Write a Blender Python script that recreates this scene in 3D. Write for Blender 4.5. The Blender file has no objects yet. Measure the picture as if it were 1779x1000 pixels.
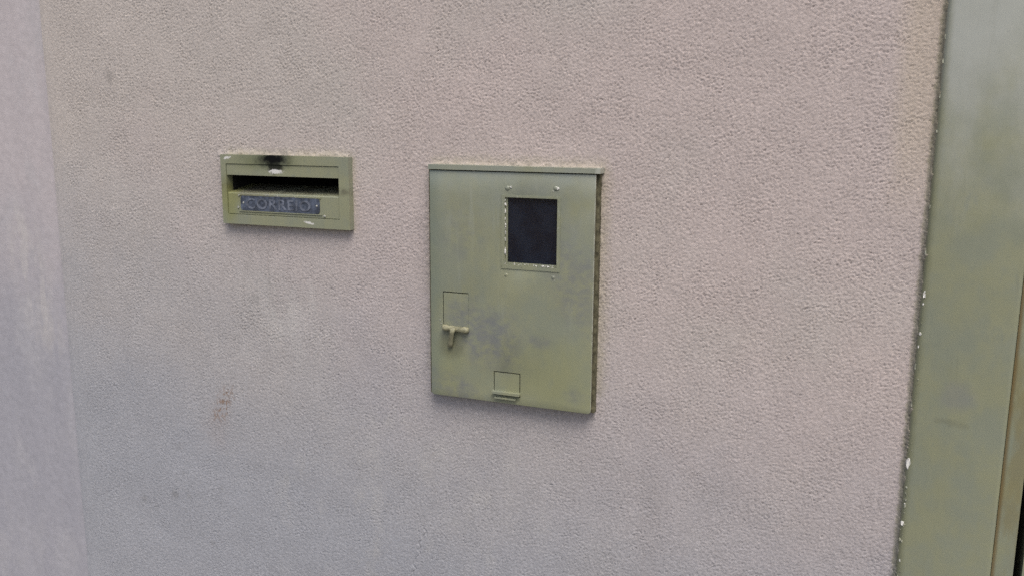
import bpy, bmesh, math, random
import numpy as np
from mathutils import Matrix, Vector

# ------------------------------------------------------------------ scene, camera, sky, sun
S = bpy.context.scene
COL = S.collection
R = math.radians
random.seed(7)

D = 1.3685          # metres from the lens to the wall plane (y = 0)
EYE = 1.62          # height of the lens above the pavement

cam_data = bpy.data.cameras.new('camera')
cam = bpy.data.objects.new('camera', cam_data)
COL.objects.link(cam)
S.camera = cam
cam_data.sensor_width = 36.0
cam_data.lens = 1550.0 / 1779.0 * 36.0
cam_data.clip_start = 0.02
cam_data.clip_end = 2000.0
yaw, pit, rol = R(21.8585), R(10.4559), R(-0.3754)
fw = Vector((-math.sin(yaw) * math.cos(pit), math.cos(yaw) * math.cos(pit), -math.sin(pit)))
rt = Vector((math.cos(yaw), math.sin(yaw), 0))
dn = fw.cross(rt)
r2 = math.cos(rol) * rt + math.sin(rol) * dn
d2 = -math.sin(rol) * rt + math.cos(rol) * dn
M3 = Matrix((r2, -d2, -fw)).transposed()
cam.matrix_world = Matrix.Translation((0, -D, EYE)) @ M3.to_4x4()

SUN_DIR = Vector((0.38, -0.62, 1.22)).normalized()      # from the wall towards the sun
sun_el = math.asin(SUN_DIR.z)
sun_az = math.atan2(SUN_DIR.x, SUN_DIR.y)
W = bpy.data.worlds.new('World')
S.world = W
W.use_nodes = True
wn = W.node_tree
bg = wn.nodes['Background']
sky = wn.nodes.new('ShaderNodeTexSky')
sky.sky_type = 'NISHITA'
sky.sun_disc = False
sky.sun_elevation = sun_el
sky.sun_rotation = sun_az
sky.altitude = 300
sky.air_density = 1.0
sky.dust_density = 6.0
sky.ozone_density = 0.6
wn.links.new(sky.outputs[0], bg.inputs[0])
bg.inputs[1].default_value = 0.10

sd = bpy.data.lights.new('sun', 'SUN')
sd.energy = 1.5
sd.angle = R(36)
sd.color = (1.0, 0.95, 0.88)
sun = bpy.data.objects.new('sun', sd)
COL.objects.link(sun)
sun.rotation_euler = (-SUN_DIR).to_track_quat('-Z', 'Y').to_euler()

S.view_settings.view_transform = 'Standard'
S.view_settings.look = 'None'
S.view_settings.gamma = 1.0
S.view_settings.exposure = 0.46
S.view_settings.use_curve_mapping = False
S.cycles.use_denoising = False          # keep the grain of the render coat

# ------------------------------------------------------------------ node shorthand
class T:
    """One node tree being filled; values are sockets or floats."""
    def __init__(s, name):
        s.m = bpy.data.materials.new(name)
        s.m.use_nodes = True
        s.t = s.m.node_tree
        s.b = s.t.nodes['Principled BSDF']
        g = s.t.nodes.new('ShaderNodeNewGeometry')
        s.geo = g
        s.pos = g.outputs['Position']
    def put(s, v, sock):
        if hasattr(v, 'is_output'):
            s.t.links.new(v, sock)
        else:
            sock.default_value = v
    def m_(s, op, a, b=0.0, c=0.0, clamp=False):
        n = s.t.nodes.new('ShaderNodeMath'); n.operation = op; n.use_clamp = clamp
        s.put(a, n.inputs[0]); s.put(b, n.inputs[1]); s.put(c, n.inputs[2])
        return n.outputs[0]
    def add(s, a, b): return s.m_('ADD', a, b)
    def sub(s, a, b): return s.m_('SUBTRACT', a, b)
    def mul(s, a, b): return s.m_('MULTIPLY', a, b)
    def mx(s, a, b): return s.m_('MAXIMUM', a, b)
    def noise(s, scale, detail=3, rough=0.5, off=(0, 0, 0), stretch=(1, 1, 1), dist=0.0):
        mp = s.t.nodes.new('ShaderNodeMapping')
        s.t.links.new(s.pos, mp.inputs[0])
        mp.inputs['Location'].default_value = off
        mp.inputs['Scale'].default_value = stretch
        n = s.t.nodes.new('ShaderNodeTexNoise')
        s.t.links.new(mp.outputs[0], n.inputs['Vector'])
        n.inputs['Scale'].default_value = scale
        n.inputs['Detail'].default_value = detail
        n.inputs['Roughness'].default_value = rough
        n.inputs['Distortion'].default_value = dist
        return n.outputs[0]
    def ramp(s, v, a, b, lo=0.0, hi=1.0):
        n = s.t.nodes.new('ShaderNodeMapRange')
        n.interpolation_type = 'SMOOTHSTEP'
        s.put(v, n.inputs[0])
        n.inputs[1].default_value = a; n.inputs[2].default_value = b
        n.inputs[3].default_value = lo; n.inputs[4].default_value = hi
        return n.outputs[0]
    def xz(s):
        if not hasattr(s, '_xz'):
            n = s.t.nodes.new('ShaderNodeSeparateXYZ')
            s.t.links.new(s.pos, n.inputs[0])
            s._xz = (n.outputs[0], n.outputs[2])
        return s._xz
    def blob(s, cx, cz, rx, rz, soft=0.6, warp=0.5, wscale=30.0, tilt=0.0, seed=0.0):
        """1 inside a noise-edged ellipse on the wall plane, 0 outside."""
        x, z = s.xz()
        dx = s.sub(x, cx); dz = s.sub(z, cz)
        ct, st = math.cos(tilt), math.sin(tilt)
        u = s.m_('DIVIDE', s.add(s.mul(dx, ct), s.mul(dz, st)), rx)
        v = s.m_('DIVIDE', s.sub(s.mul(dz, ct), s.mul(dx, st)), rz)
        r = s.m_('SQRT', s.add(s.mul(u, u), s.mul(v, v)))
        n = s.noise(wscale, 4, 0.65, (seed, seed * 1.7, -seed))
        r = s.add(r, s.mul(s.sub(n, 0.5), 2 * warp))
        return s.ramp(r, 1.0 + soft * 0.5, 1.0 - soft * 0.5)
    def halo(s, x0, x1, z0, z1, width, warp=0.01, wscale=60.0, seed=0.0):
        """1 at a rectangle's border falling to 0 at `width` outside it."""
        x, z = s.xz()
        dx = s.mx(s.mx(s.sub(x0, x), s.sub(x, x1)), 0.0)
        dz = s.mx(s.mx(s.sub(z0, z), s.sub(z, z1)), 0.0)
        r = s.m_('SQRT', s.add(s.mul(dx, dx), s.mul(dz, dz)))
        n = s.noise(wscale, 3, 0.6, (seed, 0, seed))
        r = s.add(r, s.mul(s.sub(n, 0.5), 2 * warp))
        return s.ramp(r, width, 0.0)
    def mix(s, fac, a, b):
        n = s.t.nodes.new('ShaderNodeMix'); n.data_type = 'RGBA'
        s.put(fac, n.inputs[0])
        for v, i in ((a, 6), (b, 7)):
            if hasattr(v, 'is_output'): s.t.links.new(v, n.inputs[i])
            else: n.inputs[i].default_value = (*v, 1.0)
        return n.outputs[2]
    def scale(s, col, f):
        n = s.t.nodes.new('ShaderNodeMix'); n.data_type = 'RGBA'; n.blend_type = 'MULTIPLY'
        n.inputs[0].default_value = 1.0
        s.t.links.new(col, n.inputs[6])
        cc = s.t.nodes.new('ShaderNodeCombineColor')
        for i in range(3): s.put(f, cc.inputs[i])
        s.t.links.new(cc.outputs[0], n.inputs[7])
        return n.outputs[2]
    def bump(s, h, dist, strength=1.0):
        n = s.t.nodes.new('ShaderNodeBump')
        n.inputs['Strength'].default_value = strength
        n.inputs['Distance'].default_value = dist
        s.put(h, n.inputs['Height'])
        if s.b.inputs['Normal'].links:
            s.t.links.new(s.b.inputs['Normal'].links[0].from_socket, n.inputs['Normal'])
        s.t.links.new(n.outputs[0], s.b.inputs['Normal'])
    def done(s, col, rough=0.8, spec=0.5, metal=0.0):
        s.put(col if hasattr(col, 'is_output') else (*col, 1.0), s.b.inputs['Base Color'])
        s.put(rough, s.b.inputs['Roughness'])
        s.put(spec, s.b.inputs['Specular IOR Level'])
        s.b.inputs['Metallic'].default_value = metal
        return s.m

# positions measured on the wall plane; P() gives the same sight on a plane d metres in front
def P(x, z, d=0.0):
    k = 1.0 - d / D
    return x * k, EYE + (z - EYE) * k

MAIL = (-1.1429, -0.8627, 1.4290, 1.5586)     # letterbox outline on the wall
METER = (-0.7060, -0.4000, 1.1445, 1.5500)    # meter box outline
POST_X = 0.0750

# ------------------------------------------------------------------ materials
def wall_material():
    t = T('stucco_paint')
    x, z = t.xz()
    warm = (0.480, 0.443, 0.418)
    pink = (0.506, 0.443, 0.424)
    cool = (0.343, 0.357, 0.394)
    n1 = t.noise(2.2, 4, 0.55, (3, 1, 2))
    n2 = t.noise(7.0, 4, 0.6, (9, 4, 1))
    base = t.mix(t.ramp(t.add(n1, t.mul(t.add(x, .6), .22)), 0.36, 0.66), warm, pink)
    # cooler, darker grey towards the lower left, with an uneven border
    q = t.add(t.mul(t.sub(1.40, z), 1.60), t.mul(t.sub(-0.66, x), 0.34))
    q = t.add(q, t.mul(t.sub(n1, 0.5), 0.75))
    q = t.add(q, t.mul(t.sub(n2, 0.5), 0.30))
    base = t.mix(t.ramp(q, -0.15, 1.05, 0.0, 0.95), base, cool)
    # mottling
    n3 = t.noise(26.0, 5, 0.62, (1, 7, 3))
    base = t.scale(base, t.ramp(n3, 0.25, 0.75, 0.955, 1.04))
    n4 = t.noise(170.0, 3, 0.6)
    base = t.scale(base, t.ramp(n4, 0.25, 0.75, 0.86, 1.10))
    pit = t.ramp(t.noise(260, 2, .5, (8, 2, 6)), .66, .78)
    base = t.mix(t.mul(pit, 0.42), base, (0.17, 0.15, 0.14))
    grit = t.ramp(t.noise(310, 2, .5, (2, 9, 1)), .70, .80)
    base = t.mix(t.mul(grit, 0.45), base, (0.66, 0.62, 0.58))
    # green-beige paint carried over onto the stucco round the boxes and the post
    over = (0.36, 0.335, 0.22)
    h = t.halo(METER[0] + .02, METER[1] - .002, METER[2] + .05, METER[3] - .006, 0.030, 0.012, 70, 4)
    base = t.mix(t.mul(h, 0.45), base, over)
    h = t.halo(MAIL[0] + .03, MAIL[1] - .004, MAIL[2] + .012, MAIL[3] - .006, 0.026, 0.012, 70, 8)
    base = t.mix(t.mul(h, 0.5), base, over)
    px = t.ramp(t.add(x, t.mul(t.sub(t.noise(9.0, 3), 0.5), 0.03)), POST_X - 0.070, POST_X - 0.035)
    pz = t.ramp(z, 1.45, 1.62)
    base = t.mix(t.mul(t.mul(px, pz), 0.38), base, (0.50, 0.43, 0.31))
    pe = t.ramp(t.add(x, t.mul(t.sub(t.noise(90.0, 3), 0.5), 0.012)), POST_X - 0.009, POST_X - 0.002)
    base = t.mix(t.mul(pe, 0.6), base, (0.20, 0.20, 0.12))
    # run marks and grime
    drip = t.mul(t.blob(-1.06, 1.33, 0.055, 0.10, 1.0, 0.5, 18, 0, 3), t.ramp(t.noise(60, 4, .6, (0, 0, 0), (1, 1, .18)), .45, .7))
    base = t.mix(t.mul(drip, 0.26), base, (0.20, 0.20, 0.19))
    base = t.mix(t.mul(t.blob(-1.165, 1.068, 0.016, 0.036, 1.5, 1.2, 75, -0.45, 5), t.ramp(t.noise(150, 3, .6, (1, 5, 1), (1, 1, .6)), .46, .60)), base, (0.25, 0.185, 0.15))
    base = t.mix(t.mul(t.blob(-1.185, 1.02, 0.03, 0.04, 1.4, 1.0, 55, 0, 6), 0.12), base, (0.30, 0.22, 0.19))
    dots = t.ramp(t.noise(95, 2, .5, (5, 5, 5)), 0.70, 0.78)
    low = t.mul(t.ramp(z, 1.05, 0.80), t.ramp(x, -0.6, -1.1))
    base = t.mix(t.mul(t.mul(dots, low), 0.55), base, (0.13, 0.13, 0.13))
    base = t.mix(t.mul(t.blob(-1.40, 1.705, 0.008, 0.014, 1.2, 0.9, 90, .2, 2), 0.35), base, (0.2, 0.19, 0.18))
    for (sx, sz, sr, sk) in ((-1.3913, 0.8293, 0.0080, 0.60), (-1.3040, 0.8532, 0.0090, 0.60), (-1.2659, 0.8570, 0.0070, 0.45), (-1.1826, 0.8872, 0.0060, 0.50), (-1.2130, 0.7607, 0.0070, 0.50), (-1.6058, 0.6688, 0.0070, 0.45), (-1.2880, 0.9605, 0.0100, 0.35), (-1.0818, 1.2856, 0.0120, 0.35), (-1.2772, 0.9057, 0.0060, 0.30)):
        base = t.mix(t.mul(t.blob(sx, sz, sr, sr * .8, 1.4, 1.5, 140, .5, sx * 7), sk * .6), base, (0.17, 0.17, 0.17))
    pale = t.mul(t.blob(-1.03, 1.27, 0.10, 0.11, 1.3, 0.8, 14, 0, 15), t.ramp(t.noise(24, 5, .65, (2, 0, 7), (1, 1, .35)), .46, .66))
    base = t.mix(t.mul(pale, 0.40), base, (0.52, 0.51, 0.50))
    pale = t.mul(t.blob(-0.78, 0.93, 0.28, 0.22, 1.3, 0.8, 10, 0, 16), t.ramp(t.noise(15, 5, .65, (7, 0, 3), (1, 1, .6)), .50, .68))
    base = t.mix(t.mul(pale, 0.28), base, (0.50, 0.49, 0.47))
    smear = t.blob(-0.30, 0.98, 0.02, 0.14, 1.3, 0.6, 14, 0, 12)
    base = t.mix(t.mul(smear, 0.12), base, (0.25, 0.23, 0.22))
    t.bump(t.noise(520, 3, 0.6), 0.0010, 0.6)
    return t.done(base, 0.92, 0.25)

def plaster_material():
    t = T('smooth_plaster')
    x, z = t.xz()
    n1 = t.noise(5, 5, 0.6, (2, 2, 2))
    base = t.mix(t.ramp(t.add(z, t.mul(t.sub(n1, .5), .5)), 1.05, 1.55), (0.356, 0.356, 0.396), (0.476, 0.442, 0.458))
    base = t.mix(t.ramp(t.noise(11, 5, .6, (4, 4, 1), (1, 1, .5)), .46, .68, 0, .4), base, (0.45, 0.445, 0.465))
    n2 = t.noise(34, 5, 0.65, (1, 0, 0), (1.0, 1, 0.22))
    sm = t.mul(t.blob(-1.665, 1.28, 0.05, 0.16, 1.0, 0.5, 12, 0.25, 4), t.ramp(n2, .40, .62))
    base = t.mix(t.mul(sm, 0.6), base, (0.52, 0.50, 0.49))
    n3 = t.noise(70, 4, 0.6)
    base = t.scale(base, t.ramp(n3, .25, .75, .93, 1.06))
    t.bump(t.noise(40, 5, .6), 0.002, 0.5)
    t.bump(t.noise(300, 3, .6), 0.0005, 0.6)
    return t.done(base, 0.85, 0.3)

OLIVE = (0.205, 0.222, 0.120)
def paint_material(name, kind='plain'):
    t = T(name)
    n1 = t.noise(14, 5, 0.6, (1, 3, 0))
    n2 = t.noise(48, 4, 0.6, (7, 1, 4), (1, 1, 0.5))
    base = t.mix(t.ramp(t.add(n1, t.mul(t.sub(n2, .5), .5)), .34, .66), (0.240, 0.262, 0.198), (0.264, 0.276, 0.180))
    base = t.mix(t.ramp(n2, .60, .76, 0, .55), base, (0.205, 0.232, 0.19))
    rough = t.ramp(n2, .3, .7, 0.20, 0.36)
    spec = 0.75
    if kind == 'door':
        slate = (0.178, 0.190, 0.195)
        m = t.blob(-0.585, 1.265, 0.070, 0.045, 1.1, 0.75, 26, -0.5, 1)
        m = t.mx(m, t.blob(-0.665, 1.175, 0.055, 0.022, 1.1, 0.75, 30, -0.2, 2))
        m = t.mx(m, t.mul(t.blob(-0.43, 1.37, 0.035, 0.075, 1.2, 0.8, 24, 0.2, 3), 0.8))
        m = t.mx(m, t.mul(t.blob(-0.49, 1.265, 0.022, 0.012, 1.0, 0.7, 40, 0, 4), 0.8))
        m = t.mx(m, t.mul(t.blob(-0.64, 1.43, 0.05, 0.05, 1.4, 0.8, 20, 0, 5), 0.4))
        m = t.mx(m, t.mul(t.blob(-0.425, 1.18, 0.02, 0.012, 1.0, 0.7, 40, 0, 6), 0.7))
        fr = t.ramp(t.noise(50, 5, .68, (3, 1, 5), (1, 1, 1.4)), .30, .64)
        base = t.mix(t.mul(t.mul(m, fr), 0.85), base, slate)
        x, z = t.xz()
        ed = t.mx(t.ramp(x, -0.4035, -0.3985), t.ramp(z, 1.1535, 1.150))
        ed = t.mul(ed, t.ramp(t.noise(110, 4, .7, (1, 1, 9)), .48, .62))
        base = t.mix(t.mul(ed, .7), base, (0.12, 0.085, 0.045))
        run = t.mul(t.ramp(t.noise(70, 4, .6, (0, 0, 0), (1, 1, .08)), .58, .72), t.ramp(z, 1.20, 1.40))
        base = t.mix(t.mul(run, .25), base, (0.33, 0.36, 0.31))
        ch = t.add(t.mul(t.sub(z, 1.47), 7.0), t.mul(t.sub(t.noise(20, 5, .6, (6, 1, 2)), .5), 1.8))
        base = t.mix(t.ramp(ch, -.3, 1.0, 0, .55), base, (0.30, 0.33, 0.315))  # sky sheen painted in as a paler grey towards the door top
        hl = t.mul(t.ramp(x, -.4022, -.4004), t.ramp(t.noise(140, 4, .7, (5, 0, 2), (1, 1, .3)), .38, .55))  # worn right edge, its highlight painted into the colour
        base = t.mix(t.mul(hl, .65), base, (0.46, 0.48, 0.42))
        ye = t.mx(t.blob(-0.47, 1.20, 0.09, 0.06, 1.5, 0.9, 22, 0, 21), t.mul(t.blob(-0.66, 1.20, 0.03, 0.05, 1.4, 0.9, 26, 0, 22), .9))
        base = t.mix(t.mul(ye, .38), base, (0.262, 0.274, 0.130))
        te = t.ramp(t.add(x, t.mul(t.sub(t.noise(12, 4), .5), .05)), -0.655, -0.69)
        base = t.mix(t.mul(te, .5), base, (0.185, 0.225, 0.185))
        gr = t.blob(-0.652, 1.245, 0.022, 0.02, 1.2, 0.6, 60, 0, 7)
        base = t.mix(t.mul(gr, 0.5), base, (0.10, 0.10, 0.06))
    if kind == 'mail':
        so = t.blob(-1.014, 1.5520, 0.032, 0.013, 1.3, 0.8, 90, 0, 1)
        so = t.mx(so, t.mul(t.blob(-1.0105, 1.541, 0.018, 0.014, 0.9, 0.9, 130, 0, 2), 0.9))
        base = t.mix(t.mul(t.blob(-1.03, 1.55, 0.06, 0.016, 1.2, .5, 60, 0, 9), .5), base, (0.10, 0.12, 0.05))
        so = t.mx(so, t.blob(-1.0115, 1.5525, 0.013, 0.0085, 1.2, 0.9, 110, 0, 11))
        base = t.mix(t.mul(so, 0.98), base, (0.006, 0.006, 0.008))
        rough = t.mx(rough, t.mul(so, .9))
        spec = t.mul(t.sub(1.0, so), .75)
        wh = t.blob(-1.0100, 1.5300, 0.014, 0.0040, 0.5, 1.3, 260, 0, 3)
        wh = t.mx(wh, t.blob(-1.115, 1.5535, 0.008, 0.0022, 0.5, 1.4, 300, 0.2, 4))
        wh = t.mx(wh, t.blob(-0.940, 1.4405, 0.010, 0.0022, 0.5, 1.4, 300, -0.2, 5))
        base = t.mix(t.mul(wh, 0.95), base, (0.68, 0.68, 0.66))
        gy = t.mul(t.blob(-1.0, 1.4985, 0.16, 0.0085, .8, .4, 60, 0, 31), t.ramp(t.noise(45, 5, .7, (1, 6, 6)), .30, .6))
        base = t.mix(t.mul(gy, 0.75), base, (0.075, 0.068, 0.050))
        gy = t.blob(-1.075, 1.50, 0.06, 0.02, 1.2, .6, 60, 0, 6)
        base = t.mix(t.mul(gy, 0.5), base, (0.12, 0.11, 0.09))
        ol = t.blob(-1.115, 1.475, 0.018, 0.04, 1.2, .6, 50, 0, 7)
        base = t.mix(t.mul(ol, 0.6), base, (0.235, 0.245, 0.085))
    if kind == 'post':
        m = t.blob(0.135, 1.245, 0.020, 0.020, 1.2, 0.7, 40, 0, 1)
        base = t.mix(t.mul(m, 0.38), base, (0.20, 0.21, 0.23))
        x, z = t.xz()
        # pale sky reflection painted into the colour high on the post
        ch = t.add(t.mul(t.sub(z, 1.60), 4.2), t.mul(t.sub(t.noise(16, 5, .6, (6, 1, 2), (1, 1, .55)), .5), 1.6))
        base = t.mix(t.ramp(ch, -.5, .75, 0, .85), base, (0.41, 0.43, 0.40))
        sc2 = t.mul(t.blob(0.128, 1.205, 0.020, 0.005, 1.2, 1.4, 90, -.1, 8), .28)
        base = t.mix(sc2, base, (0.12, 0.12, 0.08))
        dirt = t.ramp(t.noise(55, 5, .65, (3, 3, 3), (1, 1, .12)), .56, .74)
        base = t.mix(t.mul(dirt, .13), base, (0.13, 0.13, 0.085))
        e = t.ramp(t.add(x, t.mul(t.sub(t.noise(80, 3), .5), .006)), POST_X + .0125, POST_X + .003)
        base = t.mix(t.mul(e, .5), base, (0.13, 0.135, 0.075))
    if kind == 'gate':
        x, z = t.xz()
        ru = t.ramp(t.noise(30, 5, .65, (2, 2, 2), (1, 1, .3)), .42, .62)
        base = t.mix(t.mul(ru, .5), base, (0.21, 0.175, 0.075))
        e = t.ramp(x, 0.208, 0.2025)
        base = t.mix(t.mul(e, .75), base, (0.14, 0.09, 0.03))
    if kind == 'chipped':
        ch = t.ramp(t.noise(230, 4, .7, (2, 2, 2), (1, 1, .7)), .60, .70)
        base = t.mix(t.mul(ch, .7), base, (0.50, 0.52, 0.47))
        ch = t.ramp(t.noise(160, 4, .7, (7, 7, 7)), .62, .70)
        base = t.mix(t.mul(ch, .7), base, (0.09, 0.085, 0.06))
    # scuffs down to grey primer
    sc = t.ramp(t.noise(130, 4, 0.7, (4, 4, 4), (1, 1, .6)), .70, .80)
    base = t.mix(t.mul(sc, .25), base, (0.36, 0.38, 0.33))
    t.bump(t.noise(95, 4, .6, (0, 0, 0), (1, 1, .35)), 0.0008, 0.35)
    t.bump(t.noise(9, 3, .5), 0.006, 0.25)
    return t.done(base, rough, spec)

def plain_material(name, col, rough=0.6, spec=0.5, metal=0.0, var=0.12, scale=60.0):
    t = T(name)
    n = t.noise(scale, 4, .6)
    c = t.mix(t.ramp(n, .3, .7), tuple(v * (1 - var) for v in col), tuple(min(1, v * (1 + var)) for v in col))
    t.bump(t.noise(scale * 3, 3, .6), 0.0006, .3)
    return t.done(c, rough, spec, metal)

M = {
    'wall': wall_material(), 'plaster': plaster_material(),
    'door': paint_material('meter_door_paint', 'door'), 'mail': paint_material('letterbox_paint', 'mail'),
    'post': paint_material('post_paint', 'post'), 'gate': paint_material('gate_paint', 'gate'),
    'grime': plain_material('rusty_painted_edge', (0.115, 0.108, 0.068), .8, .3, 0, .5, 90),
    'worn': plain_material('chipped_paint_edge', (0.30, 0.32, 0.25), .5, .5, 0, .35, 240),
    'chipped': paint_material('chipped_frame_paint', 'chipped'),
    'olive': paint_material('olive_paint'),
    'latch': plain_material('greasy_latch_paint', (0.262, 0.255, 0.165), .5, .5, 0, .35, 110),
    'crumb': plain_material('painted_mortar_crumbs', (0.30, 0.31, 0.25), .8, .3, 0, .5, 150),
    'dark': plain_material('dark_interior', (0.02, 0.02, 0.02), .8, .2),
    'meter': plain_material('meter_casing', (0.035, 0.036, 0.042), .5, .4),
    'plate': plain_material('plate_enamel', (0.070, 0.086, 0.122), .55, .45, 0, .5, 110),
    'letter': plain_material('lettering_enamel', (0.125, 0.142, 0.182), .55, .45, 0, .45, 90),
    'white': plain_material('bare_filler', (0.68, 0.68, 0.65), .8, .3),
    'steel': plain_material('worn_steel', (0.40, 0.41, 0.38), .4, .5, .3),
    'gap_dark': plain_material('gap_darkness', (0.015, 0.015, 0.016), .8, .3),  # near-black colour standing in for the shade deep in the gate gap
    'concrete': plain_material('pavement_concrete', (0.17, 0.165, 0.155), .9, .3, 0, .18, 6),
    'asphalt': plain_material('asphalt', (0.055, 0.055, 0.057), .9, .3, 0, .25, 8),
    'kerb': plain_material('kerb_concrete', (0.36, 0.35, 0.33), .9, .3, 0, .15, 9),
    'earth': plain_material('dry_earth', (0.16, 0.13, 0.09), .95, .2, 0, .2, 2),
}
def glass_material():
    t = T('smoked_pane')
    t.b.inputs['Alpha'].default_value = 0.72
    n = t.noise(40, 4, .6)
    c = t.mix(t.ramp(n, .35, .65), (0.010, 0.012, 0.022), (0.016, 0.021, 0.036))
    return t.done(c, t.ramp(n, .3, .7, .06, .16), .6)
M['glass'] = glass_material()

# ------------------------------------------------------------------ object helpers
def empty(name, loc, label, cat, group=None):
    o = bpy.data.objects.new(name, None)
    o.empty_display_size = 0.05
    COL.objects.link(o)
    o.location = loc
    o['label'] = label; o['category'] = cat
    if group: o['group'] = group
    return o

def link(name, bm, mat, parent=None, smooth=False, bevel=0.0, seg=2):
    if bevel:
        es = [e for e in bm.edges if len(e.link_faces) == 2 and e.calc_face_angle(0) > 0.6]
        bmesh.ops.bevel(bm, geom=es, offset=bevel, segments=seg, affect='EDGES', profile=0.5)
    bmesh.ops.recalc_face_normals(bm, faces=bm.faces)
    me = bpy.data.meshes.new(name)
    bm.to_mesh(me); bm.free()
    o = bpy.data.objects.new(name, me)
    COL.objects.link(o)
    me.materials.append(mat)
    if smooth or bevel:
        for p in me.polygons: p.use_smooth = True
        if bevel and hasattr(me, 'set_sharp_from_angle'):
            me.set_sharp_from_angle(angle=R(50))
    if parent:
        o.parent = parent
        o.matrix_parent_inverse = unparent(parent)
    return o

def unparent(p):
    # meshes keep world coordinates; only the Empties at a thing's base carry a location
    return Matrix.Translation(-p.location) if p.type == 'EMPTY' else Matrix.Identity(4)

def box(bm, x0, x1, y0, y1, z0, z1):
    vs = [bm.verts.new((x, y, z)) for z in (z0, z1) for y in (y0, y1) for x in (x0, x1)]
    for f in ((0, 1, 3, 2), (4, 6, 7, 5), (0, 4, 5, 1), (2, 3, 7, 6), (0, 2, 6, 4), (1, 5, 7, 3)):
        bm.faces.new([vs[i] for i in f])
    return vs

def bxo(name, x0, x1, y0, y1, z0, z1, mat, parent=None, bevel=0.0, seg=2):
    bm = bmesh.new(); box(bm, x0, x1, y0, y1, z0, z1)
    return link(name, bm, mat, parent, bevel=bevel, seg=seg)

def plate_with_holes(bm, xs, zs, holes, yf, yb):
    """A sheet from yf (front) to yb (back) cut along xs / zs with cells in `holes` left open."""
    grid = {}
    def v(i, j, y):
        k = (i, j, y)
        if k not in grid: grid[k] = bm.verts.new((xs[i], y, zs[j]))
        return grid[k]
    solid = lambda i, j: 0 <= i < len(xs) - 1 and 0 <= j < len(zs) - 1 and (i, j) not in holes
    for i in range(len(xs) - 1):
        for j in range(len(zs) - 1):
            if not solid(i, j): continue
            bm.faces.new([v(i, j, yf), v(i + 1, j, yf), v(i + 1, j + 1, yf), v(i, j + 1, yf)])
            bm.faces.new([v(i, j, yb), v(i, j + 1, yb), v(i + 1, j + 1, yb), v(i + 1, j, yb)])
            for (di, dj, a, b) in ((-1, 0, (i, j), (i, j + 1)), (1, 0, (i + 1, j + 1), (i + 1, j)),
                                   (0, -1, (i + 1, j), (i, j)), (0, 1, (i, j + 1), (i + 1, j + 1))):
                if not solid(i + di, j + dj):
                    bm.faces.new([v(*a, yf), v(*b, yf), v(*b, yb), v(*a, yb)])

def dome(bm, x, y, z, r, h, seg=10):
    """A rivet or blob: a low dome that stands out of a face at y towards the viewer."""
    rings = []
    for k in range(4):
        a = k / 4 * math.pi / 2
        rr, yy = r * math.cos(a), y - h * math.sin(a)
        rings.append([bm.verts.new((x + rr * math.cos(2 * math.pi * i / seg), yy, z + rr * math.sin(2 * math.pi * i / seg))) for i in range(seg)])
    top = bm.verts.new((x, y - h, z))
    for a, b in zip(rings, rings[1:]):
        for i in range(seg): bm.faces.new([a[i], a[(i + 1) % seg], b[(i + 1) % seg], b[i]])
    for i in range(seg): bm.faces.new([rings[-1][i], rings[-1][(i + 1) % seg], top])

def flake(bm, x, y, z, rx, rz, h, seg=9):
    """A ragged thin chip standing h proud of a face at y."""
    ring, top = [], []
    for i in range(seg):
        a = 2 * math.pi * i / seg; k = random.uniform(.6, 1.15)
        ring.append(bm.verts.new((x + rx * k * math.cos(a), y, z + rz * k * math.sin(a))))
        top.append(bm.verts.new((x + rx * k * .72 * math.cos(a), y - h * random.uniform(.6, 1.2), z + rz * k * .72 * math.sin(a))))
    for i in range(seg): bm.faces.new([ring[i], ring[(i + 1) % seg], top[(i + 1) % seg], top[i]])
    bm.faces.new(top)

# ------------------------------------------------------------------ ground
def struct(o):
    o['kind'] = 'structure'; return o
def sheet(name, x0, x1, y0, y1, z, mat):
    bm = bmesh.new()
    bm.faces.new([bm.verts.new(p) for p in ((x0, y0, z), (x1, y0, z), (x1, y1, z), (x0, y1, z))])
    return struct(link(name, bm, mat))
sheet('ground', -600, 600, -600, 600, -0.17, M['earth'])
sheet('road', -600, 600, -9.3, -2.3, -0.13, M['asphalt'])
struct(bxo('pavement', -60, 60, -2.15, 4.0, -0.169, 0.0, M['concrete']))
struct(bxo('kerb', -60, 60, -2.30, -2.152, -0.169, -0.004, M['kerb'], bevel=0.012))

# ------------------------------------------------------------------ stucco wall
wall = empty('stucco_wall', (-0.75, 0, 0), 'pinkish grey stucco wall with rough rolled texture and a smooth strip at its left', 'wall')
def height_tile(n=1536, step=0.0013, seed=3):
    """A seamless rough-render height map (n x n samples, step metres apart)."""
    g = np.random.default_rng(seed)
    f = np.fft.fftfreq(n, step)
    fx, fz = np.meshgrid(f, f)
    def band(wl, bw, ax=1.0, az=1.0):
        k = np.sqrt((fx * ax) ** 2 + (fz * az) ** 2) + 1e-9
        flt = np.exp(-(np.log(k * wl) ** 2) / (2 * bw * bw))
        h = np.fft.ifft2(np.fft.fft2(g.standard_normal((n, n))) * flt).real
        return h / h.std()
    fine = band(0.0047, 0.34, 1.05, 0.97)
    mid = band(0.0100, 0.45, 1.1, 0.95)
    big = band(0.30, 0.5)
    h = fine + 0.28 * mid
    h = np.where(h > 0, np.tanh(h * 0.7) * 0.9, -np.abs(h) ** 1.25 * 0.75)
    amp = np.clip(1.0 + 0.16 * band(0.16, 0.7), 0.6, 1.4)
    return h * amp, big
HT, HB = height_tile()
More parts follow.
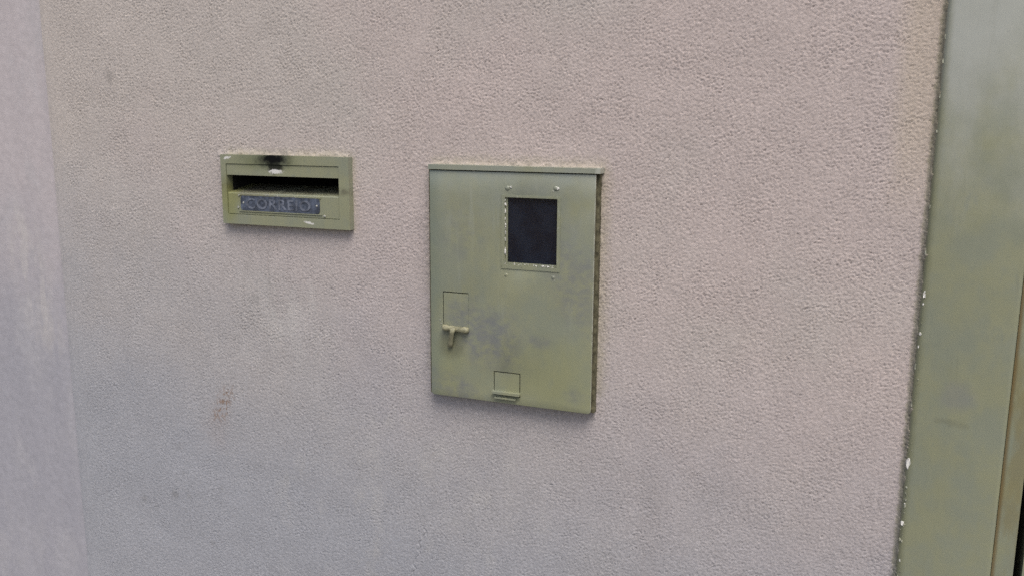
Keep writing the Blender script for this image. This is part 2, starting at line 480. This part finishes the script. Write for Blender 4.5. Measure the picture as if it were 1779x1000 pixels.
def sample(tile, X, Z, step=0.0013):
    n = tile.shape[0]
    u = (X / step) % n; v = (Z / step) % n
    i = np.floor(u).astype(int) % n; j = np.floor(v).astype(int) % n
    a = u - np.floor(u); b = v - np.floor(v)
    i1 = (i + 1) % n; j1 = (j + 1) % n
    return tile[j, i] * (1 - a) * (1 - b) + tile[j, i1] * a * (1 - b) + tile[j1, i] * (1 - a) * b + tile[j1, i1] * a * b

STRIP_X = -1.571
def stucco():
    dx = 0.0017
    xs = np.arange(STRIP_X, POST_X + 0.006, dx)
    zs = np.concatenate([np.arange(0.0, 0.50, 0.006), np.arange(0.50, 1.90, dx), np.arange(1.90, 2.62, 0.006)])
    X, Z = np.meshgrid(xs, zs)
    h = sample(HT, X + 5, Z + 5)
    big = sample(HB, X + 5, Z + 5)
    rough = np.clip((X - STRIP_X) / 0.06, 0.04, 1) ** 0.8
    worn = np.clip((1.45 - Z) * 1.3 + (-0.55 - X) * 0.35 + 0.12 * sample(HB, X + 1, Z + 2), 0, 1)
    rough = rough * (1 - 0.25 * worn)          # the coat is rubbed flatter low on the left
    Y = -(h * 0.00078 * rough + big * 0.0005)
    # ragged outer edges of the coat
    Y += np.clip(1 - (X - xs[0]) / 0.010, 0, 1) * 0.0010
    # render worked up against the post in an uneven fillet
    lip = np.clip((X - (POST_X - 0.004)) / 0.006, 0, 1)
    lip = lip * lip * (3 - 2 * lip)
    Y += lip * (-0.0040 - 0.0012 * sample(HB, Z * 9, X * 3) - 0.0010 * h)
    # uneven filler round the built-in boxes
    for (x0, x1, z0, z1) in (MAIL, METER):
        ox = np.maximum(np.maximum(x0 - X, X - x1), 0); oz = np.maximum(np.maximum(z0 - Z, Z - z1), 0)
        r = np.hypot(ox, oz) + 0.0022 * sample(HB, X * 11, Z * 11)
        up = np.where(Z > z1 - 0.004, 1.0, 0.45)
        Y -= np.clip(1 - r / 0.007, 0, 1) ** 1.5 * 0.0022 * up
    # hairline crack low on the wall
    cx = -0.723 + (Z - 0.8694) * 0.30 + 0.003 * np.sin(Z * 160) + 0.002 * np.sin(Z * 410)
    dc = np.abs(X - cx)
    Y += np.where((Z < 0.885) & (Z > 0.5), np.exp(-(dc / 0.0016) ** 2) * 0.0018, 0)
    # pockets for the built-in boxes
    for (x0, x1, z0, z1) in (MAIL, METER):
        inside = (X > x0 + .022) & (X < x1 - .018) & (Z > z0 + .014) & (Z < z1 - .014)
        Y = np.where(inside, 0.17, Y)
    nz, nx = X.shape
    co = np.stack([X, Y, Z], -1).reshape(-1, 3).astype(np.float32)
    a = (np.arange(nz - 1)[:, None] * nx + np.arange(nx - 1)[None, :]).ravel()
    q = np.stack([a, a + 1, a + nx + 1, a + nx], -1).astype(np.int32)
    me = bpy.data.meshes.new('textured_render')
    me.vertices.add(len(co)); me.vertices.foreach_set('co', co.ravel())
    me.loops.add(q.size); me.loops.foreach_set('vertex_index', q.ravel())
    me.polygons.add(len(q))
    me.polygons.foreach_set('loop_start', np.arange(0, q.size, 4, dtype=np.int32))
    me.polygons.foreach_set('use_smooth', np.ones(len(q), dtype=bool))
    me.update(calc_edges=True)
    me.materials.append(M['wall'])
    o = bpy.data.objects.new('textured_render', me)
    COL.objects.link(o)
    o.parent = wall
    o.matrix_parent_inverse = Matrix.Translation(-wall.location)
stucco()
def plaster_strip():
    bm = bmesh.new()
    n, m = 60, 130
    g = [[bm.verts.new((STRIP_X + 0.004 - 1.6 * (i / n) ** 1.5, 0.0025 - 0.0012 * math.sin(i * .9 + j * .13) * math.sin(j * .21), 2.62 * j / m)) for i in range(n + 1)] for j in range(m + 1)]
    for j in range(m):
        for i in range(n):
            bm.faces.new([g[j][i], g[j][i + 1], g[j + 1][i + 1], g[j + 1][i]])
    o = link('plaster_strip', bm, M['plaster'], wall, smooth=True)
    o['label'] = 'smooth bluish grey plaster strip without stucco grain'
plaster_strip()
bxo('masonry_core', -3.16, POST_X - 0.004, 0.175, 0.22, 0, 2.60, M['plaster'], wall)
bxo('coping', -3.2, POST_X - 0.004, -0.03, 0.25, 2.622, 2.68, M['concrete'], wall, bevel=0.006)

# ------------------------------------------------------------------ gate post
post = empty('gate_post', (0.14, 0.03, 0), 'tall olive green painted steel gate post at the right edge of the wall', 'post')
pf = 0.008
px0, _ = P(POST_X + 0.0005, 1.3, pf); px1, _ = P(0.2008, 1.3, pf)
bm = bmesh.new(); box(bm, px0, px1, -pf, 0.16, 0.0, 2.75)
ve = [e for e in bm.edges if abs(e.verts[0].co.z - e.verts[1].co.z) > 1 and e.verts[0].co.y < 0]
bmesh.ops.bevel(bm, geom=ve, offset=0.006, segments=5, affect='EDGES', profile=.5)
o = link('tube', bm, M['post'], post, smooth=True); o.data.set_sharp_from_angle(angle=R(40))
bxo('post_cap', px0 - .004, px1 + .004, -pf - .004, 0.164, 2.7505, 2.756, M['olive'], post, bevel=.001)
# filler left in the joint between post and stucco
def joint():
    chips = [(0.0795, 1.386, .0032, .0085), (0.0792, 1.372, .0016, .003), (0.0790, 1.329, .0022, .003), (0.0782, 1.310, .0014, .002),
             (0.0782, 1.134, .0045, .0135), (0.0790, 1.071, .0014, .0025), (0.0785, 1.040, .0026, .0055), (0.0792, .982, .0018, .0035)]
    for (x, z, rx, rz) in chips:
        x, z = P(x, z, .006)
        bm = bmesh.new(); flake(bm, x, -.0050, z, rx, rz, .0042)
        link('filler_chip', bm, M['white'], post)
    bm = bmesh.new()
    for k in range(44):
        z = random.choice((.955, 1.03, 1.085)) + random.gauss(0, .010) if k < 34 else random.uniform(1.12, 1.7)
        x, z = P(random.gauss(.0795, .0016), z, .006)
        r = .0005 + .0016 * random.random() ** 2
        flake(bm, x, -.0050, z, r, r * random.uniform(1, 2), .0038, 6)
    for z in (1.742, 1.71, 1.655, 1.60, 1.52, 1.455, 1.28, 1.21):
        x, z = P(.0765, z + random.gauss(0, .008), .005); flake(bm, x, -.0040, z, .0016, random.uniform(.003, .008), .0030, 8)
    o = link('filler_crumbs', bm, M['crumb'], post); o['kind'] = 'stuff'
joint()

# ------------------------------------------------------------------ gate
gate = empty('metal_gate', (0.9, 0.05, 0), 'olive green metal gate leaf just beyond the post, dark gap beside it', 'gate')
bxo('stop_bar', 0.2015, 0.2290, 0.006, 0.012, 0.02, 2.6, M['gate'], gate, bevel=.0015)
bxo('gap_dark_sheet', 0.2100, 0.2600, 0.075, 0.090, 0.02, 2.6, M['gap_dark'], gate)  # black sheet added behind the gap to stand for the dark interior
bxo('gap_dark_web', 0.2035, 0.2065, 0.0125, 0.160, 0.02, 2.6, M['gap_dark'], gate)
bxo('stile', 0.2400, 0.2940, 0.004, 0.060, 0.06, 2.5, M['gate'], gate, bevel=.003)
bxo('stile', 1.6500, 1.7000, 0.004, 0.060, 0.06, 2.5, M['gate'], gate, bevel=.003)
for z in (0.06, 1.25, 2.45):
    bxo('rail', 0.2945, 1.6495, 0.010, 0.055, z, z + .05, M['gate'], gate, bevel=.003)
for k in range(11):
    x = 0.2945 + k * .1232
    bxo('board', x + .001, x + .1215, 0.020, 0.026, 0.111, 1.249, M['gate'], gate, bevel=.001)
    bxo('board', x + .001, x + .1215, 0.020, 0.026, 1.301, 2.449, M['gate'], gate, bevel=.001)
p2 = empty('gate_post', (1.79, .03, 0), 'far olive green steel post at the other side of the gate', 'post')
bxo('tube', 1.72, 1.86, -pf, .16, 0, 2.75, M['olive'], p2, bevel=.006, seg=3)
w2 = empty('garden_wall', (4, 0, 0), 'plain grey plastered wall beyond the metal gate', 'wall')
bxo('masonry', 1.864, 7.0, 0.0, .2, 0, 2.6, M['plaster'], w2)

# ------------------------------------------------------------------ letterbox
mail = empty('letterbox', (-1.0, 0, 1.43), 'olive green metal letterbox with dark slot and blue name plate, set in stucco', 'letterbox')
fd = 0.014                                       # its frame stands this far off the wall
mx0, mz0 = P(MAIL[0], MAIL[2], fd); mx1, mz1 = P(MAIL[1], MAIL[3], fd)
ix0, iz0 = P(-1.1310, 1.4470, fd); ix1, iz1 = P(-0.8835, 1.5418, fd)
bm = bmesh.new()
plate_with_holes(bm, [mx0, ix0, ix1, mx1], [mz0, iz0, iz1, mz1], {(1, 1)}, -fd, 0.004)
link('frame', bm, M['mail'], mail, bevel=.0016)
g = .0009
_, sz = P(0, 1.5208, fd - .002)
bm = bmesh.new()
box(bm, ix0 + g, ix1 - g, -(fd - .0015), -(fd - .004), sz, iz1 - g)
flap = link('flap', bm, M['mail'], mail, bevel=.0006)
# front panel: upright plate, then bent back under the flap
_, tz = P(0, 1.4880, fd)
prof = [(-(fd - .002), iz0 + g), (-(fd - .002), tz - .002), (-(fd - .0035), tz), (0.060, tz + .012), (0.0615, tz + .0115), (-(fd - .005), tz - .003), (-(fd - .005), iz0 + g)]
bm = bmesh.new()
A = [bm.verts.new((ix0 + g, y, z)) for y, z in prof]; B = [bm.verts.new((ix1 - g, y, z)) for y, z in prof]
bm.faces.new(A); bm.faces.new(B[::-1])
for i in range(len(prof)):
    bm.faces.new([A[i], B[i], B[(i + 1) % len(prof)], A[(i + 1) % len(prof)]])
panel = link('front_panel', bm, M['mail'], mail)
# casing inside the wall
bm = bmesh.new()
cx0, cx1, cz0, cz1 = ix0 - .001, ix1 + .001, iz0 - .001, iz1 + .001
box(bm, cx0, cx1, .0045, .16, cz0, cz1)
bm.faces.ensure_lookup_table()
ff = min(bm.faces, key=lambda f: f.calc_center_median().y)
bmesh.ops.delete(bm, geom=[ff], context='FACES_ONLY')
link('casing', bm, M['dark'], mail)
# name plate
pd_ = fd - .002
nx0, nz0 = P(-1.0990, 1.4552, pd_); nx1, nz1 = P(-0.9245, 1.4830, pd_)
bm = bmesh.new()
def rrect(bm, x0, x1, z0, z1, r, yf, yb, seg=5):
    pts = []
    for (cx, cz, a0) in ((x1 - r, z1 - r, 0), (x0 + r, z1 - r, 90), (x0 + r, z0 + r, 180), (x1 - r, z0 + r, 270)):
        for k in range(seg + 1):
            a = R(a0 + 90 * k / seg); pts.append((cx + r * math.cos(a), cz + r * math.sin(a)))
    F = [bm.verts.new((x, yf, z)) for x, z in pts]; Bk = [bm.verts.new((x, yb, z)) for x, z in pts]
    bm.faces.new(F); bm.faces.new(Bk[::-1])
    for i in range(len(pts)):
        bm.faces.new([F[i], Bk[i], Bk[(i + 1) % len(pts)], F[(i + 1) % len(pts)]])
rrect(bm, nx0, nx1, nz0, nz1, .006, -pd_ - .0016, -pd_ + .0005)
plate = link('name_plate', bm, M['plate'], panel, bevel=.0004, seg=1)
plate['label'] = 'slate blue name plate with raised lettering'
# rim of paint round the plate
bm = bmesh.new()
for (x0, x1, z0, z1) in ((nx0 - .004, nx1 + .003, nz1 + .0003, nz1 + .0022), (nx0 - .004, nx1 + .004, nz0 - .0020, nz0 - .0003)):
    box(bm, x0, x1, -pd_ - .0018, -pd_ + .0004, z0, z1)
link('plate_rim', bm, M['mail'], panel, bevel=.0005)
def lettering(text, x0, x1, zc, size, y, parent):
    cu = bpy.data.curves.new('lettering', 'FONT')
    cu.body = text; cu.size = size; cu.extrude = .0004; cu.align_x = 'LEFT'; cu.space_character = 1.12
    cu.offset = 0.0004
    t_ = bpy.data.objects.new('lettering_source', cu); COL.objects.link(t_)
    bpy.context.view_layer.update()
    me = bpy.data.meshes.new_from_object(t_.evaluated_get(bpy.context.evaluated_depsgraph_get()))
    bpy.data.objects.remove(t_); bpy.data.curves.remove(cu)
    c = np.array([v.co[:] for v in me.vertices])
    lo, hi = c.min(0), c.max(0)
    for v in me.vertices:
        u = (v.co.x - lo[0]) / (hi[0] - lo[0])
        v.co = (x0 + u * (x1 - x0), y - v.co.z, zc + v.co.y - (lo[1] + hi[1]) / 2)
    me.name = 'lettering'
    me.materials.clear(); me.materials.append(M['letter'])
    o = bpy.data.objects.new('lettering', me); COL.objects.link(o)
    o.parent = parent; o.matrix_parent_inverse = unparent(parent)
lettering('CORREIO', nx0 + .013, nx1 - .019, (nz0 + nz1) / 2 - .0003, .0265, -pd_ - .0019, panel)
for x in (nx0 + .006, nx1 - .006):
    bm = bmesh.new(); dome(bm, x, -pd_ - .0015, (nz0 + nz1) / 2 + .0005, .0021, .0012)
    link('screw', bm, M['steel'], panel, smooth=True)
bm = bmesh.new()
for (x, z, rx, rz) in ((-1.040, 1.4850, .0065, .0016), (-1.018, 1.4843, .009, .0010), (-.985, 1.4838, .012, .0008), (-1.104, 1.4835, .003, .002),
                       (-1.107, 1.461, .002, .003), (-1.088, 1.4455, .004, .0012), (-1.03, 1.4455, .005, .0010), (-.916, 1.4520, .003, .002)):
    x, z = P(x, z, fd); flake(bm, x, -pd_ - .0010, z, rx, rz, .0012)
o = link('paint_flakes', bm, M['steel'], panel); o['kind'] = 'stuff'

# ------------------------------------------------------------------ meter box
meter = empty('meter_box', (-0.55, 0, 1.145), 'olive green metal meter box with dark viewing window and latch, set in stucco', 'meter box')
dd = 0.022                                        # the door face stands this far off the wall
hd = 0.025
bx0, bz0 = P(METER[0] + .003, METER[2] + .004, .012); bx1, bz1 = P(METER[1] - .0005, METER[3], .012)
bm = bmesh.new()
plate_with_holes(bm, [bx0, bx0 + .024, bx1 - .024, bx1], [bz0, bz0 + .02, bz1 - .02, bz1], {(1, 1)}, -.0125, .006)
body = link('body', bm, M['grime'], meter, bevel=.0012)
hx0, hz0 = P(-0.7045, 1.5418, hd); hx1, hz1 = P(-0.4000, 1.5500, hd)
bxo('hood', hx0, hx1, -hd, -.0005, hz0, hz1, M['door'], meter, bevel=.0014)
x0, z0 = P(-0.7020, 1.1450, dd); x1, z1 = P(-0.4068, 1.5402, dd)
wx0, wz0 = P(-0.5640, 1.3845, dd); wx1, wz1 = P(-0.4695, 1.5000, dd)
lx0, lz0 = P(-0.6785, 1.2700, dd); lx1, lz1 = P(-0.6300, 1.3325, dd)
fx0, fz0 = P(-0.5820, 1.1585, dd); fx1, fz1 = P(-0.5330, 1.2005, dd)
xs = sorted([x0, x1, wx0, wx1, lx0, lx1, fx0, fx1]); zs = sorted([z0, z1, wz0, wz1, lz0, lz1, fz0, fz1])
holes = set()
for (a0, a1, c0, c1) in ((wx0, wx1, wz0, wz1), (lx0, lx1, lz0, lz1), (fx0, fx1, fz0, fz1)):
    for i in range(len(xs) - 1):
        for j in range(len(zs) - 1):
            if a0 <= (xs[i] + xs[i + 1]) / 2 <= a1 and c0 <= (zs[j] + zs[j + 1]) / 2 <= c1: holes.add((i, j))
bm = bmesh.new()
plate_with_holes(bm, xs, zs, holes, -dd, -dd + .0022)
# folded edges of the door
def tray(bm):
    t_ = .0020
    for (a, b, c, d) in ((x0, x0 + t_, z0, z1), (x1 - t_, x1, z0, z1), (x0 + t_, x1 - t_, z0, z0 + t_), (x0 + t_, x1 - t_, z1 - t_, z1)):
        box(bm, a, b, -dd + .0021, -.0130, c, d)
# rounded lower corners
def round_corner(bm):
    for e in [e for e in bm.edges]:
        pass
ce = [e for e in bm.edges if abs(e.verts[0].co.y - e.verts[1].co.y) > .001 and
      (abs(e.verts[0].co.z - z0) < 1e-5) and (abs(e.verts[0].co.x - x0) < 1e-5 or abs(e.verts[0].co.x - x1) < 1e-5)]
bmesh.ops.bevel(bm, geom=ce, offset=.006, segments=4, affect='EDGES', profile=.5)
es = [e for e in bm.edges if len(e.link_faces) == 2 and e.calc_face_angle(0) > .6]
bmesh.ops.bevel(bm, geom=es, offset=.0007, segments=2, affect='EDGES', profile=.5)
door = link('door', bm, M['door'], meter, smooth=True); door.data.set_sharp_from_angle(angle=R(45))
bm = bmesh.new()
t_ = .0022
for (a, b, c, d) in ((x0 + .0003, x0 + t_, z0 + .006, z1 - .0003), (x1 - t_, x1 - .0003, z0 + .006, z1 - .0003), (x0 + .006, x1 - .006, z0 + .0003, z0 + t_)):
    box(bm, a, b, -dd + .0023, -.0130, c, d)
link('door_fold', bm, M['grime'], door)
# viewing window
bxo('pane', wx0 - .006, wx1 + .006, -dd + .0054, -dd + .0074, wz0 - .006, wz1 + .006, M['glass'], door)
bm = bmesh.new()
plate_with_holes(bm, [wx0 - .010, wx0 + .0052, wx1 - .0022, wx1 + .010], [wz0 - .010, wz0 + .0058, wz1 - .0012, wz1 + .010], {(1, 1)}, -dd + .0024, -dd + .0050)
link('window_retainer', bm, M['chipped'], door, bevel=.0007)
rx0, rz0 = P(-0.5685, 1.3800, dd); rx1, rz1 = P(-0.4650, 1.5030, dd)
bm = bmesh.new()
plate_with_holes(bm, [rx0, wx0 + .0018, wx1 - .0008, rx1], [rz0, wz0 + .0022, wz1 - .0006, rz1], {(1, 1)}, -dd - .0012, -dd + .0003)
link('window_frame', bm, M['chipped'], door, bevel=.0005)
for (x, z) in ((-.5578, 1.5143), (-.4735, 1.5165), (-.5601, 1.3690), (-.4761, 1.3705)):
    xx, zz = P(x, z, dd); bm = bmesh.new(); dome(bm, xx, -dd, zz, .0040 if z > 1.45 else .0032, .0022 if z > 1.45 else .0009)
    link('rivet', bm, M['door'], door, smooth=True)
bm = bmesh.new()
for k in range(46):
    sd_ = random.choice('LLLBBBBT')
    if sd_ == 'L': x, z = -.5615 + random.gauss(0, .0008), random.uniform(1.392, 1.497)
    elif sd_ == 'B': x, z = random.uniform(-.562, -.470), 1.3885 + random.gauss(0, .0009)
    else: x, z = random.choice([(-.555, 1.517), (-.472, 1.519), (-.470, 1.515), (-.478, 1.5120), (-.4735, 1.3665), (-.560, 1.486), (-.5605, 1.404)])
    xx, zz = P(x, z, dd); r = random.uniform(.0005, .0014)
    flake(bm, xx, -dd + .0002, zz, r, r * (2.2 if sd_ == 'L' else .8), .0012, 6)
for (x, z, rx, rz) in ((-.5612, 1.4085, .0016, .0050), (-.5612, 1.488, .0018, .0035), (-.4945, 1.3882, .0030, .0015), (-.4850, 1.3880, .0025, .0015), (-.4700, 1.5165, .0025, .0022), (-.552, 1.5165, .0022, .0016)):
    xx, zz = P(x, z, dd); flake(bm, xx, -dd - .0004, zz, rx, rz, .0016)
o = link('sealant_crumbs', bm, M['white'], door); o['kind'] = 'stuff'
# the meter behind the pane
mb = meter
bm = bmesh.new(); rrect(bm, -.600, -.425, 1.27, 1.53, .02, .050, .120)
mm = link('meter_casing', bm, M['meter'], mb, bevel=.004)
kx, kz = P(-.5265, 1.4285, .0); bm = bmesh.new(); dome(bm, kx, .050, kz, .006, .006)
link('meter_knob', bm, M['steel'], mm, smooth=True)
bm = bmesh.new(); box(bm, bx0 + .022, bx1 - .022, .0065, .165, bz0 + .018, bz1 - .018)
ff = min(bm.faces, key=lambda f: f.calc_center_median().y); bmesh.ops.delete(bm, geom=[ff], context='FACES_ONLY')
link('casing', bm, M['dark'], meter)
# latch pocket with its inlay, bar and tongue
bxo('latch_plate', lx0 + .0014, lx1 - .0001, -dd + .0004, -dd + .0022, lz0, lz1 - .0015, M['door'], door, bevel=.0004)
bxo('latch_backing', lx0 - .004, lx1 + .004, -dd + .0026, -dd + .0036, lz0 - .004, lz1 + .004, M['dark'], door)
bm = bmesh.new()
bxl, bzl = P(-.6800, 1.2625, dd + .006); bxr, _ = P(-.6305, 1.2745, dd + .006)
def bolt(bm, x0, x1, y, z, r, seg=12):
    """A round bar along x with blunt, slightly swollen ends."""
    st = [(x0, .55), (x0 + .0015, .95), (x0 + .006, 1.1), (x0 + .010, .88), (x1 - .012, .88), (x1 - .008, 1.08), (x1 - .002, 1.0), (x1, .6)]
    rings = [[bm.verts.new((x, y + r * k * math.cos(2 * math.pi * i / seg), z - (x - x0) * .03 + r * k * math.sin(2 * math.pi * i / seg))) for i in range(seg)] for x, k in st]
    for a_, b_ in zip(rings, rings[1:]):
        for i in range(seg): bm.faces.new([a_[i], a_[(i + 1) % seg], b_[(i + 1) % seg], b_[i]])
    bm.faces.new(rings[0]); bm.faces.new(rings[-1][::-1])
bolt(bm, bxl, bxr, -dd - .0046, bzl + .0060, .0053)
for v in bm.verts: v.co += Vector((random.gauss(0, .0003), random.gauss(0, .0003), random.gauss(0, .0004)))
bar = link('latch_bar', bm, M['latch'], door, smooth=True)
bm = bmesh.new()
tx, tz_ = P(-.6585, 1.2700, dd + .009)
prof_ = [(.0045, 0.000, 0), (.0040, -.010, .0005), (.0036, -.020, .003), (.0044, -.030, .006), (.0040, -.036, .007)]
rows = []
for (hw, dz, dy) in prof_:
    cx_ = tx + dz * .26
    rows.append([bm.verts.new((cx_ + a_, -dd - .0128 + dy + b_, tz_ + dz)) for a_, b_ in ((-hw, .0045), (-hw, .0012), (-hw * .6, 0), (hw * .6, 0), (hw, .0012), (hw, .0045))])
for a_, b_ in zip(rows, rows[1:]):
    for i in range(6): bm.faces.new([a_[i], a_[(i + 1) % 6], b_[(i + 1) % 6], b_[i]])
bm.faces.new(rows[0]); bm.faces.new(rows[-1][::-1])
link('latch_tongue', bm, M['latch'], bar, smooth=True)
for (x, z) in ((-.684, 1.2815), (-.6815, 1.2755)):
    xx, zz = P(x, z, dd); bm = bmesh.new(); flake(bm, xx, -dd + .0002, zz, .0016, .0014, .0012)
    link('paint_chip', bm, M['steel'], door)
# small flap low on the door
bxo('sliding_cover', fx0 + .0016, fx1 - .0014, -dd + .0003, -dd + .0020, fz0 + .0075, fz1 - .0014, M['door'], door, bevel=.0004)
bxo('cover_lip', fx0 - .0012, fx1 + .0012, -dd - .0075, -dd + .0022, fz0 + .0036, fz0 + .0078, M['olive'], door, bevel=.0014)
bxo('cover_lip', fx0 + .0040, fx1 - .0060, -dd - .0060, -dd + .0002, fz0 - .0046, fz0 - .0018, M['olive'], door, bevel=.0008)
bxo('cover_backing', fx0 - .004, fx1 + .004, -dd + .0026, -dd + .0036, fz0 - .004, fz1 + .004, M['dark'], door)
